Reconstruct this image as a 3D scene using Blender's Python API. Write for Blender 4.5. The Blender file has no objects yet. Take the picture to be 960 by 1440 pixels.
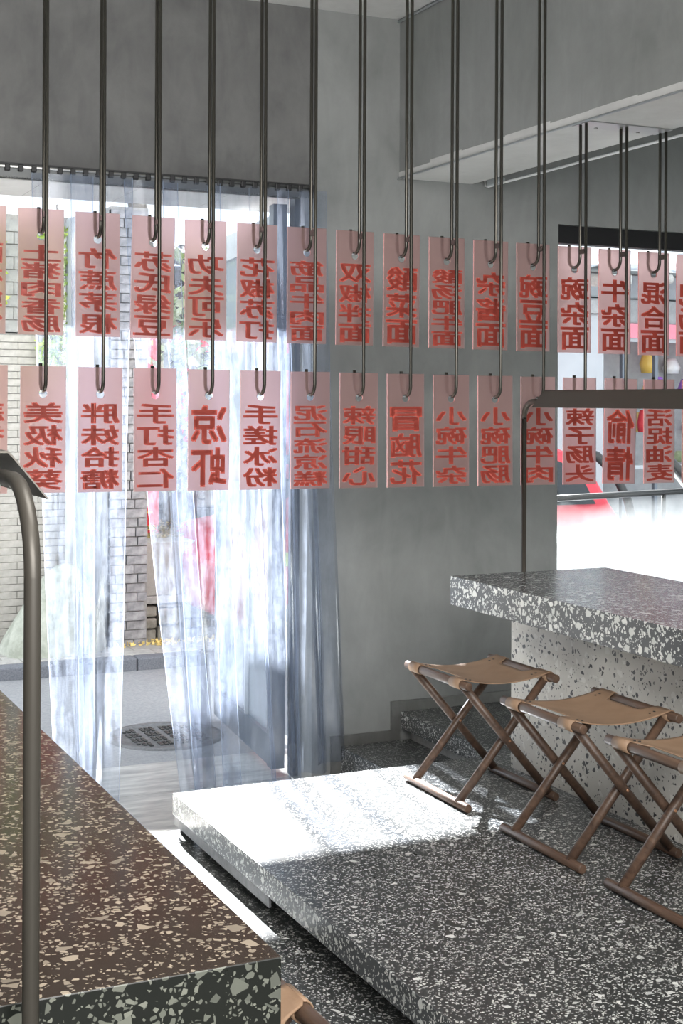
import bpy, bmesh, math, random
from mathutils import Vector, Matrix
random.seed(7)
R = math.radians
S = bpy.context.scene
C = S.collection

# ------------------------------------------------------------------ camera
cam_d = bpy.data.cameras.new('camera')
cam = bpy.data.objects.new('camera', cam_d); C.objects.link(cam)
cam_d.sensor_fit = 'AUTO'; cam_d.sensor_width = 36.0
cam_d.lens = 1973.0 / 1440.0 * 36.0
cam_d.shift_y = -(720 - 564.1) / 1440.0
cam.matrix_world = Matrix.Translation((0, 0, 1.60)) @ (Matrix.Rotation(R(-24.8), 4, 'Z') @ Matrix.Rotation(R(90), 4, 'X') @ Matrix.Rotation(R(0.26), 4, 'Z'))
cam_d.clip_start = 0.05; cam_d.clip_end = 200
S.camera = cam
# ------------------------------------------------------------------ view, world, sun, added fill lamps
S.view_settings.view_transform = 'Standard'; S.view_settings.look = 'None'
S.view_settings.gamma = 1.0; S.view_settings.use_curve_mapping = False
S.view_settings.exposure = 1.42
S.cycles.max_bounces = 10; S.cycles.transparent_max_bounces = 28; S.cycles.transmission_bounces = 8
S.cycles.sample_clamp_indirect = 6.0; S.cycles.caustics_reflective = False; S.cycles.caustics_refractive = False
W = bpy.data.worlds.new('sky'); S.world = W; W.use_nodes = True
bg = W.node_tree.nodes['Background']; bg.inputs[0].default_value = (0.86, 0.93, 1.0, 1); bg.inputs[1].default_value = 0.85
sd = bpy.data.lights.new('sun', 'SUN'); sd.energy = 30.0; sd.angle = R(0.9); sd.color = (1.0, 0.97, 0.92)
sun = bpy.data.objects.new('sun', sd); C.objects.link(sun)
sun.rotation_euler = Vector((-0.078, -0.813, -0.578)).to_track_quat('-Z', 'Y').to_euler()
sun.location = (3, 16, 12)
def area(name, loc, target, sx, sy, power, col=(1, 1, 1)):
    l = bpy.data.lights.new(name, 'AREA'); l.shape = 'RECTANGLE'; l.size = sx; l.size_y = sy; l.energy = power; l.color = col
    o = bpy.data.objects.new(name, l); C.objects.link(o); o.location = loc
    o.rotation_euler = (Vector(target) - Vector(loc)).to_track_quat('-Z', 'Y').to_euler()
    return o
area('back_fill', (0.3, -2.4, 2.9), (1.9, 4.5, 0.9), 3.4, 1.6, 160, (1.0, 0.98, 0.95))  # added fill from behind the camera, no known source there
area('overhead_fill', (1.2, 1.4, 3.60), (1.2, 1.4, 0), 1.6, 1.6, 38, (1.0, 0.98, 0.95))  # added fill from above to brighten the interior, not a known fitting

# ------------------------------------------------------------------ materials
def mat(name, col=(.5, .5, .5), rough=.5, metal=0.0, spec=.5):
    m = bpy.data.materials.new(name); m.use_nodes = True
    b = m.node_tree.nodes['Principled BSDF']
    b.inputs['Base Color'].default_value = (*col, 1); b.inputs['Roughness'].default_value = rough
    b.inputs['Metallic'].default_value = metal; b.inputs['Specular IOR Level'].default_value = spec
    return m
class N:
    """small node-graph helper"""
    def __init__(s, m): s.m = m; s.t = m.node_tree; s.b = s.t.nodes.get('Principled BSDF')
    def new(s, kind, **kw):
        n = s.t.nodes.new(kind)
        for k, v in kw.items():
            if k.startswith('i_'): n.inputs[k[2:].replace('_', ' ')].default_value = v
            else: setattr(n, k, v)
        return n
    def link(s, a, b): s.t.links.new(a, b)
    def math(s, op, a, b=None, clamp=False):
        n = s.t.nodes.new('ShaderNodeMath'); n.operation = op; n.use_clamp = clamp
        for i, v in enumerate((a, b)):
            if v is None: continue
            if isinstance(v, (int, float)): n.inputs[i].default_value = v
            else: s.link(v, n.inputs[i])
        return n.outputs[0]
    def mix(s, f, a, b):
        n = s.t.nodes.new('ShaderNodeMix'); n.data_type = 'RGBA'
        for i, v in ((0, f), (6, a), (7, b)):
            if isinstance(v, (int, float)): n.inputs[i].default_value = v
            elif isinstance(v, tuple): n.inputs[i].default_value = (*v, 1) if len(v) == 3 else v
            else: s.link(v, n.inputs[i])
        return n.outputs[2]
    def coord(s, scale=(1, 1, 1), kind='Object'):
        tc = s.new('ShaderNodeTexCoord'); mp = s.new('ShaderNodeMapping'); mp.inputs['Scale'].default_value = scale
        s.link(tc.outputs[kind], mp.inputs[0]); return mp.outputs[0]
    def noise(s, v, scale, detail=4, rough=.55, dist=0.0):
        n = s.new('ShaderNodeTexNoise'); n.inputs['Scale'].default_value = scale; n.inputs['Detail'].default_value = detail
        n.inputs['Roughness'].default_value = rough; n.inputs['Distortion'].default_value = dist
        s.link(v, n.inputs['Vector']); return n.outputs[0]
    def ramp(s, f, stops):
        n = s.new('ShaderNodeValToRGB'); e = n.color_ramp.elements
        while len(e) < len(stops): e.new(.5)
        for i, (p, c) in enumerate(stops):
            e[i].position = p; e[i].color = (*c, 1) if len(c) == 3 else c
        s.link(f, n.inputs[0]); return n.outputs[0]
    def bump(s, h, strength=.2, dist=.01):
        n = s.new('ShaderNodeBump'); n.inputs['Strength'].default_value = strength; n.inputs['Distance'].default_value = dist
        s.link(h, n.inputs['Height']); s.link(n.outputs[0], s.b.inputs['Normal'])

def terrazzo(name, matrix, chips, layers, rough=.25, spec=.5):
    """matrix colour, (chip colour a, chip colour b), layers of (cell size m, share kept, joint width)"""
    m = mat(name, matrix, rough, 0, spec); g = N(m)
    v = g.coord()
    wn = g.new('ShaderNodeTexNoise'); wn.inputs['Scale'].default_value = 40; wn.inputs['Detail'].default_value = 2; g.link(v, wn.inputs['Vector'])
    vm = g.new('ShaderNodeVectorMath', operation='MULTIPLY_ADD'); g.link(wn.outputs['Color'], vm.inputs[0]); vm.inputs[1].default_value = (.008,) * 3; g.link(v, vm.inputs[2])
    vv = vm.outputs[0]
    col = g.mix(g.math('MULTIPLY', g.noise(v, 6), 1.0), tuple(c * .75 for c in matrix), tuple(min(1, c * 1.25) for c in matrix))
    for size, keep, joint in layers:
        a = g.new('ShaderNodeTexVoronoi', feature='DISTANCE_TO_EDGE'); a.inputs['Scale'].default_value = 1 / size; g.link(vv, a.inputs['Vector'])
        b = g.new('ShaderNodeTexVoronoi', feature='F1'); b.inputs['Scale'].default_value = 1 / size; g.link(vv, b.inputs['Vector'])
        sp = g.new('ShaderNodeSeparateColor'); g.link(b.outputs['Color'], sp.inputs[0])
        j = g.math('ADD', g.math('MULTIPLY', sp.outputs[2], joint), joint * .5)
        k = g.math('MULTIPLY', g.math('GREATER_THAN', a.outputs[0], j), g.math('LESS_THAN', sp.outputs[0], keep))
        cc = g.mix(sp.outputs[1], chips[0], chips[1])
        col = g.mix(k, col, cc)
    g.link(col, g.b.inputs['Base Color'])
    g.link(g.math('ADD', g.math('MULTIPLY', g.noise(v, 30), .12), rough - .06), g.b.inputs['Roughness'])
    return m
DK = (.034, .037, .037)
M = {}
M['terrazzo'] = terrazzo('dark_terrazzo', DK, ((.42, .43, .42), (.66, .66, .63)), [(.0058, .30, .16), (.0105, .24, .18), (.024, .06, .22)], .3)
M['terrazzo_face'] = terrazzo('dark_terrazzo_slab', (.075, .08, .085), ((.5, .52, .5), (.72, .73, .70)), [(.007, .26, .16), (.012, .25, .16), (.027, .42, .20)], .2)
M['terrazzo_table_side'] = terrazzo('black_terrazzo_edge', (.009, .010, .008), ((.085, .09, .075), (.17, .175, .145)), [(.0055, .28, .16), (.011, .34, .17), (.024, .34, .17)], .3, .3)
M['terrazzo_table'] = terrazzo('reflection_tinted_terrazzo', (.030, .022, .017), ((.17, .145, .115), (.33, .275, .21)), [(.0055, .26, .16), (.010, .24, .17), (.022, .12, .20)], .15, .4)  # brown tint paints in the pink placards' reflection
M['terrazzo_pale'] = terrazzo('pale_terrazzo', (.52, .50, .455), ((.015, .015, .017), (.05, .05, .05)), [(.008, .10, .12), (.017, .17, .18)], .4)
def addpale(m):
    g = N(m); src = g.b.inputs['Base Color'].links[0].from_socket; v = g.coord()
    a = g.new('ShaderNodeTexVoronoi', feature='DISTANCE_TO_EDGE'); a.inputs['Scale'].default_value = 32; g.link(v, a.inputs['Vector'])
    b = g.new('ShaderNodeTexVoronoi', feature='F1'); b.inputs['Scale'].default_value = 32; g.link(v, b.inputs['Vector'])
    sp = g.new('ShaderNodeSeparateColor'); g.link(b.outputs['Color'], sp.inputs[0])
    k = g.math('MULTIPLY', g.math('GREATER_THAN', a.outputs[0], .16), g.math('LESS_THAN', sp.outputs[0], .3))
    g.link(g.mix(g.math('MULTIPLY', k, .55), src, (.68, .67, .63)), g.b.inputs['Base Color'])
addpale(M['terrazzo_pale'])

def cement(name, a, b, rough=.6, scale=1.2, metal=0):
    m = mat(name, a, rough, metal); g = N(m); v = g.coord()
    n1 = g.noise(v, scale * 1.4, 6, .62, .4); n2 = g.noise(g.coord((1, 1, .35)), scale * 7, 5, .6, .8)
    f = g.math('ADD', g.math('MULTIPLY', n1, .7), g.math('MULTIPLY', n2, .3))
    g.link(g.ramp(f, [(.34, a), (.68, b)]), g.b.inputs['Base Color'])
    g.bump(g.noise(v, 60, 4), .08, .004)
    return m
M['wall'] = cement('grey_microcement', (.20, .207, .203), (.31, .317, .312), .55)
M['wall_dark'] = cement('dark_microcement', (.095, .095, .094), (.185, .185, .18), .6, 1.6)
M['ceiling'] = cement('ceiling_plaster', (.50, .50, .49), (.62, .62, .61), .7, 2)
M['canopy'] = cement('canopy_cement', (.40, .40, .39), (.52, .52, .50), .7, 2)
M['steel_band'] = cement('brushed_steel_band', (.22, .22, .21), (.33, .33, .32), .38, 4, .7)
M['bronze'] = mat('dark_bronze_steel', (.085, .08, .068), .32, .85)
M['lamp'] = mat('lamp_bronze', (.065, .058, .048), .42, .4)
M['black'] = mat('black_paint', (.012, .012, .013), .45)
M['steel'] = mat('bare_steel', (.45, .45, .44), .3, .9)
M['galv'] = mat('galvanised_steel', (.13, .135, .135), .4, .8)
M['brass'] = mat('copper_pin', (.55, .30, .18), .35, .8)

def wood(name, a, b):
    m = mat(name, a, .42); g = N(m)
    f = g.noise(g.coord((30, 2.0, 30)), 1.5, 5, .6, .6)
    g.link(g.ramp(f, [(.3, a), (.7, b)]), g.b.inputs['Base Color']); g.bump(f, .12, .003); return m
M['wood'] = wood('walnut_wood', (.045, .026, .018), (.125, .075, .050))
M['wood_leg'] = M['wood']
def leather():
    m = mat('tan_leather', (.28, .18, .115), .55); g = N(m); v = g.coord()
    g.link(g.ramp(g.noise(v, 9, 5), [(.3, (.225, .14, .085)), (.7, (.315, .205, .13))]), g.b.inputs['Base Color'])
    g.bump(g.noise(v, 160, 3), .12, .002); return m
M['leather'] = leather()

def acrylic():
    m = mat('frosted_pink_acrylic', (.92, .62, .60), .34); g = N(m)
    b = g.b; b.inputs['Transmission Weight'].default_value = .82; b.inputs['IOR'].default_value = 1.14
    b.inputs['Specular IOR Level'].default_value = .5
    b.inputs['Base Color'].default_value = (.76, .50, .475, 1)
    return m
M['acrylic'] = acrylic()
M['acrylic_edge'] = mat('acrylic_edge', (.72, .27, .24), .25)
M['ink'] = mat('red_ink', (.50, .075, .05), .5)

def pvc():
    m = bpy.data.materials.new('clear_pvc'); m.use_nodes = True; g = N(m); t = m.node_tree
    out = t.nodes['Material Output']; t.nodes.remove(g.b)
    tr = g.new('ShaderNodeBsdfTransparent'); tr.inputs[0].default_value = (.87, .905, .97, 1)
    tl = g.new('ShaderNodeBsdfTranslucent'); tl.inputs[0].default_value = (.26, .31, .41, 1)
    df = g.new('ShaderNodeBsdfDiffuse'); df.inputs[0].default_value = (.42, .49, .62, 1)
    gl = g.new('ShaderNodeBsdfGlossy'); gl.inputs[0].default_value = (.9, .93, 1, 1); gl.inputs['Roughness'].default_value = .12
    haze = g.new('ShaderNodeMixShader'); haze.inputs[0].default_value = .35; g.link(tl.outputs[0], haze.inputs[1]); g.link(df.outputs[0], haze.inputs[2])
    v = g.coord((1.0, 1.0, .10)); v2 = g.coord((1, 1, 1))
    f = g.math('MULTIPLY', g.noise(v, 26, 5, .6, .3), g.math('ADD', g.noise(v2, 22, 6, .7), .45))
    rp = g.ramp(f, [(.30, (.02, .02, .02)), (.68, (.26, .26, .26))])
    tc = g.new('ShaderNodeTexCoord'); sx = g.new('ShaderNodeSeparateXYZ'); g.link(tc.outputs['UV'], sx.inputs[0])
    # cut rims of the sheet are cloudier than its middle
    rim = g.math('GREATER_THAN', g.math('ABSOLUTE', g.math('SUBTRACT', sx.outputs[0], .5)), .485)
    sc = g.new('ShaderNodeMath'); sc.operation = 'MAXIMUM'; g.link(rp, sc.inputs[0]); g.link(g.math('MULTIPLY', rim, .6), sc.inputs[1])
    m1 = g.new('ShaderNodeMixShader'); g.link(sc.outputs[0], m1.inputs[0]); g.link(tr.outputs[0], m1.inputs[1]); g.link(haze.outputs[0], m1.inputs[2])
    lw = g.new('ShaderNodeLayerWeight'); lw.inputs[0].default_value = .35
    m2 = g.new('ShaderNodeMixShader'); g.link(g.math('MULTIPLY', lw.outputs['Fresnel'], .5), m2.inputs[0]); g.link(m1.outputs[0], m2.inputs[1]); g.link(gl.outputs[0], m2.inputs[2])
    g.link(m2.outputs[0], out.inputs[0]); return m
M['pvc'] = pvc()
def glass(name, tint=(.95, .97, .98), refl=.08):
    m = bpy.data.materials.new(name); m.use_nodes = True; g = N(m); t = m.node_tree; out = t.nodes['Material Output']; t.nodes.remove(g.b)
    tr = g.new('ShaderNodeBsdfTransparent'); tr.inputs[0].default_value = (*tint, 1)
    gl = g.new('ShaderNodeBsdfGlossy'); gl.inputs['Roughness'].default_value = .02
    lw = g.new('ShaderNodeFresnel'); lw.inputs[0].default_value = 1.35
    mx = g.new('ShaderNodeMixShader'); g.link(lw.outputs[0], mx.inputs[0]); g.link(tr.outputs[0], mx.inputs[1]); g.link(gl.outputs[0], mx.inputs[2])
    g.link(mx.outputs[0], out.inputs[0]); return m
M['glass'] = glass('window_glass')
def film():
    m = bpy.data.materials.new('frosted_film'); m.use_nodes = True; g = N(m); t = m.node_tree; out = t.nodes['Material Output']; t.nodes.remove(g.b)
    tr = g.new('ShaderNodeBsdfTransparent'); tl = g.new('ShaderNodeBsdfTranslucent'); tl.inputs[0].default_value = (.20, .212, .225, 1)
    df = g.new('ShaderNodeBsdfDiffuse'); df.inputs[0].default_value = (.62, .65, .69, 1)
    hz = g.new('ShaderNodeMixShader'); hz.inputs[0].default_value = .25; g.link(tl.outputs[0], hz.inputs[1]); g.link(df.outputs[0], hz.inputs[2])
    tc = g.new('ShaderNodeTexCoord'); sx = g.new('ShaderNodeSeparateXYZ'); g.link(tc.outputs['Object'], sx.inputs[0])
    z = g.math('ADD', sx.outputs[2], g.math('MULTIPLY', g.noise(g.coord((1.6, 1, 2.2)), 1.7, 4), .22))
    f = g.ramp(g.math('MULTIPLY', z, .5), [(.44, (1, 1, 1)), (.60, (.55, .55, .55)), (.77, (.0, .0, .0))])
    mx = g.new('ShaderNodeMixShader'); g.link(f, mx.inputs[0]); g.link(tr.outputs[0], mx.inputs[1]); g.link(hz.outputs[0], mx.inputs[2])
    g.link(mx.outputs[0], out.inputs[0]); return m
M['film'] = film()
def speck(name, a, b, scale, rough=.8, stretch=(1, 1, 1)):
    m = mat(name, a, rough); g = N(m); g.link(g.ramp(g.noise(g.coord(stretch), scale, 6, .65), [(.35, a), (.65, b)]), g.b.inputs['Base Color']); return m
M['asphalt'] = speck('asphalt', (.24, .245, .26), (.33, .335, .35), 55)
M['kerb'] = speck('kerb_granite', (.11, .12, .14), (.20, .21, .24), 90)
M['paver'] = speck('paver', (.36, .355, .34), (.47, .46, .44), 30)
M['brick'] = speck('pale_brick', (.40, .385, .35), (.52, .50, .465), 14)
M['brick_b'] = speck('grey_brick', (.27, .275, .27), (.42, .42, .41), 9)
M['slate'] = speck('slate_stone', (.16, .16, .17), (.38, .37, .38), 12)
M['mortar'] = speck('mortar', (.27, .26, .25), (.36, .35, .33), 40)
M['column'] = speck('whitewashed_render', (.44, .455, .47), (.56, .57, .58), 5)
M['planter'] = speck('beige_render', (.36, .345, .315), (.43, .415, .38), 60)
M['rubble'] = speck('rubble_stone', (.20, .19, .16), (.40, .38, .33), 10)
M['stone_green'] = speck('mossy_stone', (.30, .32, .27), (.50, .52, .46), 9)
M['bark'] = speck('bark', (.10, .085, .07), (.24, .21, .17), 8, .9, (3, 3, .6))
M['soil'] = speck('leaf_litter', (.10, .08, .04), (.45, .36, .15), 60)
M['dark_house'] = speck('dark_grey_brick', (.045, .047, .05), (.085, .088, .095), 20)
M['grey_house'] = speck('grey_plaster', (.30, .31, .32), (.42, .43, .44), 6)
M['roof_tile'] = speck('roof_tile', (.10, .105, .11), (.20, .205, .21), 14)
M['red'] = mat('red_cloth', (.62, .03, .045), .6)
M['gold'] = mat('gold_paint', (.75, .50, .10), .4)
M['red_car'] = mat('red_car_paint', (.60, .025, .05), .25, 0, .6)
M['white_paint'] = mat('white_paint', (.78, .79, .80), .3)
M['panel_white'] = speck('white_panel', (.40, .42, .45), (.45, .475, .50), 3, .4)
M['rubber'] = mat('rubber', (.02, .02, .02), .7)
M['car_glass'] = mat('dark_car_glass', (.02, .025, .03), .08)
M['lime'] = mat('lime_paint', (.45, .55, .06), .5)
M['tarp'] = speck('silver_tarp', (.28, .30, .33), (.60, .63, .66), 5, .35, (1, 1, 6))
M['leaf'] = speck('vine_leaf', (.22, .36, .04), (.50, .62, .10), 3, .6)
M['leaf_dark'] = speck('tree_leaf', (.05, .10, .02), (.16, .24, .06), 2, .6)
M['leaf_pale'] = speck('shrub_leaf', (.20, .27, .12), (.50, .55, .36), 4, .6)
M['alu'] = mat('grey_aluminium', (.16, .18, .21), .4, .3)
M['alu_pale'] = mat('pale_aluminium', (.45, .48, .50), .4, .2)
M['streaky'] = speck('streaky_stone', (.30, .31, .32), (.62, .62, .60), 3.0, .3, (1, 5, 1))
M['iron'] = speck('cast_iron', (.10, .105, .11), (.19, .19, .20), 40, .5)
M['pink_cloth'] = mat('pink_cloth', (.85, .28, .36), .6)
M['purple'] = mat('purple_cloth', (.30, .12, .55), .6)
M['yellow'] = mat('yellow_cloth', (.80, .62, .22), .6)

# ------------------------------------------------------------------ mesh helpers
# U enlarges the drawn coordinates, Z0 offsets heights so the enlargement centres on the camera.
# The raised dining floor is drawn in metres from the lane (z = 0); the entrance, far wall, hanging
# menu and street are scaled up about the camera, setting them farther back, their floor 0.41 m lower.
U, Z0 = 1.0, 0.0
def scale_about_camera():
    global U, Z0
    U, Z0 = 1.255, -.408  # far coordinates grow outward from the camera point
def reset_scale():
    global U, Z0
    U, Z0 = 1.0, 0.0
def P3(p): return (p[0] * U, p[1] * U, p[2] * U + Z0)
def put(o, p):
    o.location = tuple(c * U for c in p) if o.parent else P3(p)
class MB:
    def __init__(s): s.v = []; s.f = []; s.sm = []; s.mi = []; s.uv = {}
    def add(s, vs, fs, smooth=False, mi=0):
        o = len(s.v); s.v += [tuple(p) for p in vs]
        for f in fs: s.f.append([i + o for i in f]); s.sm.append(smooth); s.mi.append(mi)
        return s
    def box(s, a, b, mi=0):
        x0, y0, z0 = a; x1, y1, z1 = b
        return s.add([(x0, y0, z0), (x1, y0, z0), (x1, y1, z0), (x0, y1, z0), (x0, y0, z1), (x1, y0, z1), (x1, y1, z1), (x0, y1, z1)],
                     [(0, 3, 2, 1), (4, 5, 6, 7), (0, 1, 5, 4), (1, 2, 6, 5), (2, 3, 7, 6), (3, 0, 4, 7)], mi=mi)
    def bbox(s, a, b, c=.004):
        """box with chamfered vertical and horizontal edges"""
        bm = bmesh.new(); bmesh.ops.create_cube(bm, size=1)
        for v in bm.verts: v.co = Vector([(a[i] + b[i]) / 2 + v.co[i] * (b[i] - a[i]) for i in range(3)])
        bmesh.ops.bevel(bm, geom=bm.edges[:], offset=c, segments=2, affect='EDGES', profile=.5)
        bm.verts.index_update()
        s.add([v.co[:] for v in bm.verts], [[v.index for v in f.verts] for f in bm.faces])
        bm.free(); return s
    def tube(s, pts, r, seg=12, caps=True, rs=None, sq=(1, 1)):
        pts = [Vector(p) for p in pts]; n = len(pts); up = None; rings = []
        for i, p in enumerate(pts):
            d = (pts[min(i + 1, n - 1)] - pts[max(i - 1, 0)]).normalized()
            if up is None:
                up = d.orthogonal().normalized() if abs(d.z) > .9 or abs(d.x) > .9 else Vector((0, 0, 1)).cross(d).normalized()
            up = (up - d * up.dot(d)).normalized(); w = d.cross(up)
            rr = rs[i] if rs else r
            rings.append([p + (up * math.cos(2 * math.pi * k / seg) * sq[0] + w * math.sin(2 * math.pi * k / seg) * sq[1]) * rr for k in range(seg)])
        vs = [v for ring in rings for v in ring]
        fs = [(i * seg + k, i * seg + (k + 1) % seg, (i + 1) * seg + (k + 1) % seg, (i + 1) * seg + k) for i in range(n - 1) for k in range(seg)]
        s.add(vs, fs, True)
        if caps: 
            o = len(s.v) - len(vs)
            s.f.append([o + k for k in range(seg)][::-1]); s.sm.append(False); s.mi.append(0)
            s.f.append([o + (n - 1) * seg + k for k in range(seg)]); s.sm.append(False); s.mi.append(0)
        return s
    def prism(s, poly, axis, a, b, mi=0):
        """poly: 2-D outline in the two other axes, extruded along axis from a to b"""
        def P(u, v, w): return {'x': (w, u, v), 'y': (u, w, v), 'z': (u, v, w)}[axis]
        n = len(poly); vs = [P(u, v, a) for u, v in poly] + [P(u, v, b) for u, v in poly]
        return s.add(vs, [list(range(n))[::-1], list(range(n, 2 * n))] + [(i, (i + 1) % n, n + (i + 1) % n, n + i) for i in range(n)], mi=mi)
    def lathe(s, prof, c=(0, 0, 0), seg=24):
        n = len(prof); vs = [(c[0] + r * math.cos(2 * math.pi * k / seg), c[1] + r * math.sin(2 * math.pi * k / seg), c[2] + z) for r, z in prof for k in range(seg)]
        return s.add(vs, [(i * seg + k, i * seg + (k + 1) % seg, (i + 1) * seg + (k + 1) % seg, (i + 1) * seg + k) for i in range(n - 1) for k in range(seg)], True)
    def build(s, name, m, parent=None, mats=None, loc=None, fix=True):
        me = bpy.data.meshes.new(name)
        z = 0 if (parent or loc) else Z0
        me.from_pydata([(x * U, y * U, q * U + z) for x, y, q in s.v], [], s.f)
        for k in (mats or [m]): me.materials.append(k)
        me.polygons.foreach_set('use_smooth', s.sm); me.polygons.foreach_set('material_index', s.mi)
        if fix:
            bm = bmesh.new(); bm.from_mesh(me); bmesh.ops.recalc_face_normals(bm, faces=bm.faces[:]); bm.to_mesh(me); bm.free()
        me.update()
        o = bpy.data.objects.new(name, me); C.objects.link(o)
        if parent: o.parent = parent
        if loc: o.location = P3(loc)
        return o
def tag(o, label, cat, group=None, kind=None):
    if label: o['label'] = label
    if cat: o['category'] = cat
    if group: o['group'] = group
    if kind: o['kind'] = kind
    return o
def struct(o): o['kind'] = 'structure'; return o
def empty(name, loc, label, cat, group=None, rz=0):
    o = bpy.data.objects.new(name, None); C.objects.link(o); o.location = P3(loc); o.rotation_euler = (0, 0, rz); o.empty_display_size = .1
    return tag(o, label, cat, group)
def copy_tree(o, parent=None):
    kids = [c for c in bpy.data.objects if c.parent == o]
    c = o.copy(); C.objects.link(c); c.parent = parent
    for k in kids: copy_tree(k, c)
    return c
def arc(c, r, a0, a1, n, ax=(0, 1, 0), ay=(0, 0, 1)):
    c = Vector(c); ax = Vector(ax); ay = Vector(ay)
    return [c + ax * r * math.cos(a0 + (a1 - a0) * i / n) + ay * r * math.sin(a0 + (a1 - a0) * i / n) for i in range(n + 1)]

# ------------------------------------------------------------------ room shell
YW = 5.36      # inner face of the far wall
struct(MB().box((-3.0, -3.7, -.12), (1.70, 5.0, 0)).build('floor', M['terrazzo']))
# raised floor with a recessed underside along the lane
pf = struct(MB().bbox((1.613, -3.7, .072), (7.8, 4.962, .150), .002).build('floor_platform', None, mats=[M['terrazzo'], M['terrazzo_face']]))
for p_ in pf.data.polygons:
    if p_.normal.z < .5: p_.material_index = 1     # cast edge: larger chips, paler ground painting in lane bounce
struct(MB().box((1.70, -3.6, -.41), (7.8, 4.90, .073)).build('trim_platform_plinth', M['black']))
struct(MB().bbox((-3.0, -3.6, .072), (1.10, 4.962, .150), .003).build('floor_platform_left', M['terrazzo']))
struct(MB().box((-3.0, -3.5, 0), (1.04, 4.90, .073)).build('trim_platform_plinth_left', M['black']))
# steel angle under the platform's corner
a = MB(); a.box((1.618, 4.02, .036), (1.626, 4.95, .071)); a.box((1.646, 4.944, 0), (1.70, 4.952, .071)); a.box((1.640, 4.944, 0), (1.650, 4.952, .071))
struct(a.build('trim_steel_angle', M['iron']))
scale_about_camera()
struct(MB().box((-2.4, 3.984, -.12), (6.4, 5.50, 0)).build('floor_entrance', M['streaky']))  # streaked stone, its pale tone also standing in for missing sunlight
struct(MB().bbox((2.476, 3.965, 0), (6.3, YW - .012, .150), .003).build('trim_step_lower', M['terrazzo']))
struct(MB().bbox((2.756, 3.965, .200), (6.3, YW - .012, .272), .003).build('trim_step_slab', M['terrazzo']))
struct(MB().box((2.80, 3.965, .150), (6.3, YW - .03, .201)).build('trim_step_base', M['mortar']))
w = MB()
w.box((-2.4, YW, 2.475), (2.346, YW + .14, 3.4)); w.box((-2.4, YW, 0), (.30, YW + .14, 2.475))
w_far = struct(w.build('wall_far_left', M['wall_dark']))
w = MB(); w.box((2.346, YW, 0), (3.555, YW + .14, 3.4)); w.box((3.555, YW, 2.407), (6.4, YW + .14, 3.4)); w.box((3.555, YW, 0), (6.4, YW + .14, .70)); w.box((5.7, YW, .7), (6.4, YW + .14, 2.407))
struct(w.build('wall_far', M['wall']))
struct(MB().box((-2.5, -3.0, 0), (-2.4, 5.5, 3.4)).build('wall_left', M['wall']))
struct(MB().box((6.3, -3.0, 0), (6.4, 5.36, 3.4)).build('wall_right', M['wall']))
w = MB(); w.box((-2.4, -3.1, 0), (6.4, -3.0, .7)); w.box((-2.4, -3.1, 2.6), (6.4, -3.0, 3.4)); w.box((-2.4, -3.1, .7), (-1.6, -3.0, 2.6)); w.box((4.6, -3.1, .7), (6.4, -3.0, 2.6))
struct(w.build('wall_back', M['wall']))
w = MB(); w.box((-2.5, -3.1, 3.235), (2.745, 5.5, 3.40)); w.box((3.107, -3.1, 3.235), (6.4, 5.5, 3.40))
struct(w.build('ceiling', M['ceiling']))
beam = struct(MB().box((2.745, -3.0, 2.562), (3.107, YW, 3.40)).build('ceiling_beam', M['wall']))
# soffit skin of the beam, paler to paint in bounced sunlight, and its corner beads
struct(MB().box((2.752, -3.0, 2.556), (3.104, YW, 2.562)).build('ceiling_soffit', M['ceiling']))
sb = MB(); sb.tube([(2.738, -2.9, 2.553), (2.738, YW - .002, 2.553)], .004, 8)
struct(sb.build('trim_beam_bead', M['alu_pale']))
sb = MB(); sb.tube([(2.738, -2.9, 3.226), (2.738, YW - .002, 3.226)], .006, 8)
struct(sb.build('trim_ceiling_bead', M['alu_pale']))
# ragged plaster joint along the arris of the beam
jb = MB()
yy = -2.8
while yy < YW - .05:
    l = random.uniform(.10, .34); h = random.uniform(.018, .034)
    jb.box((2.7435, yy, 2.560), (2.7455, min(yy + l, YW), 2.560 + h)); yy += l
struct(jb.build('trim_plaster_joint', M['ceiling']))
# stepped steel skirting on the far wall
b = MB()
Yb = YW - .012
b.box((2.432, Yb, 0), (2.476, YW, .193)); b.box((2.476, Yb, .150), (2.713, YW, .193))
b.box((2.713, Yb, .150), (2.756, YW, .316)); b.box((2.756, Yb, .272), (4.6, YW, .316))
struct(b.build('baseboard_far', M['steel_band']))
# door head: reveal of the opening
struct(MB().box((.30, YW + .14, 2.46), (2.346, YW + .16, 2.475)).build('trim_door_head', M['steel_band']))

# conduit clipped beside the beam
c = empty('conduit_pipe', (3.165, YW, 2.545), 'thin pale conduit pipe running beside the right edge of the ceiling beam', 'pipe')
pts = [(0, -.005, 0)] + [(0, -.02, 0), (0, -8.0, 0)]
MB().tube([(0, -.01, .03), (0, -.012, .008), (0, -.03, 0), (0, -8.0, 0)], .0055, 8).build('pipe', M['white_paint'], c)
for y in (-.10, -1.45, -1.62):
    MB().bbox((-.018, y - .05, -.002), (.018, y + .05, .026), .004).build('connector', M['alu_pale'], c)

# ------------------------------------------------------------------ window in the far wall
wn = struct(bpy.data.objects.new('window_1', None)); C.objects.link(wn); wn.location = P3((0, YW, 0))
f = MB(); f.box((3.556, .03, 2.325), (5.699, .09, 2.406)); f.box((3.556, .03, .701), (3.567, .09, 2.325)); f.box((5.67, .03, .701), (5.699, .09, 2.325)); f.box((3.567, .03, .701), (5.67, .09, .72))
f.build('frame', M['black'], wn)
MB().box((3.567, .058, .72), (5.67, .064, 2.325)).build('pane', M['glass'], wn)
MB().box((3.567, .050, .72), (5.67, .0515, 1.45)).build('frosted_film', M['film'], wn)

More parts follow.
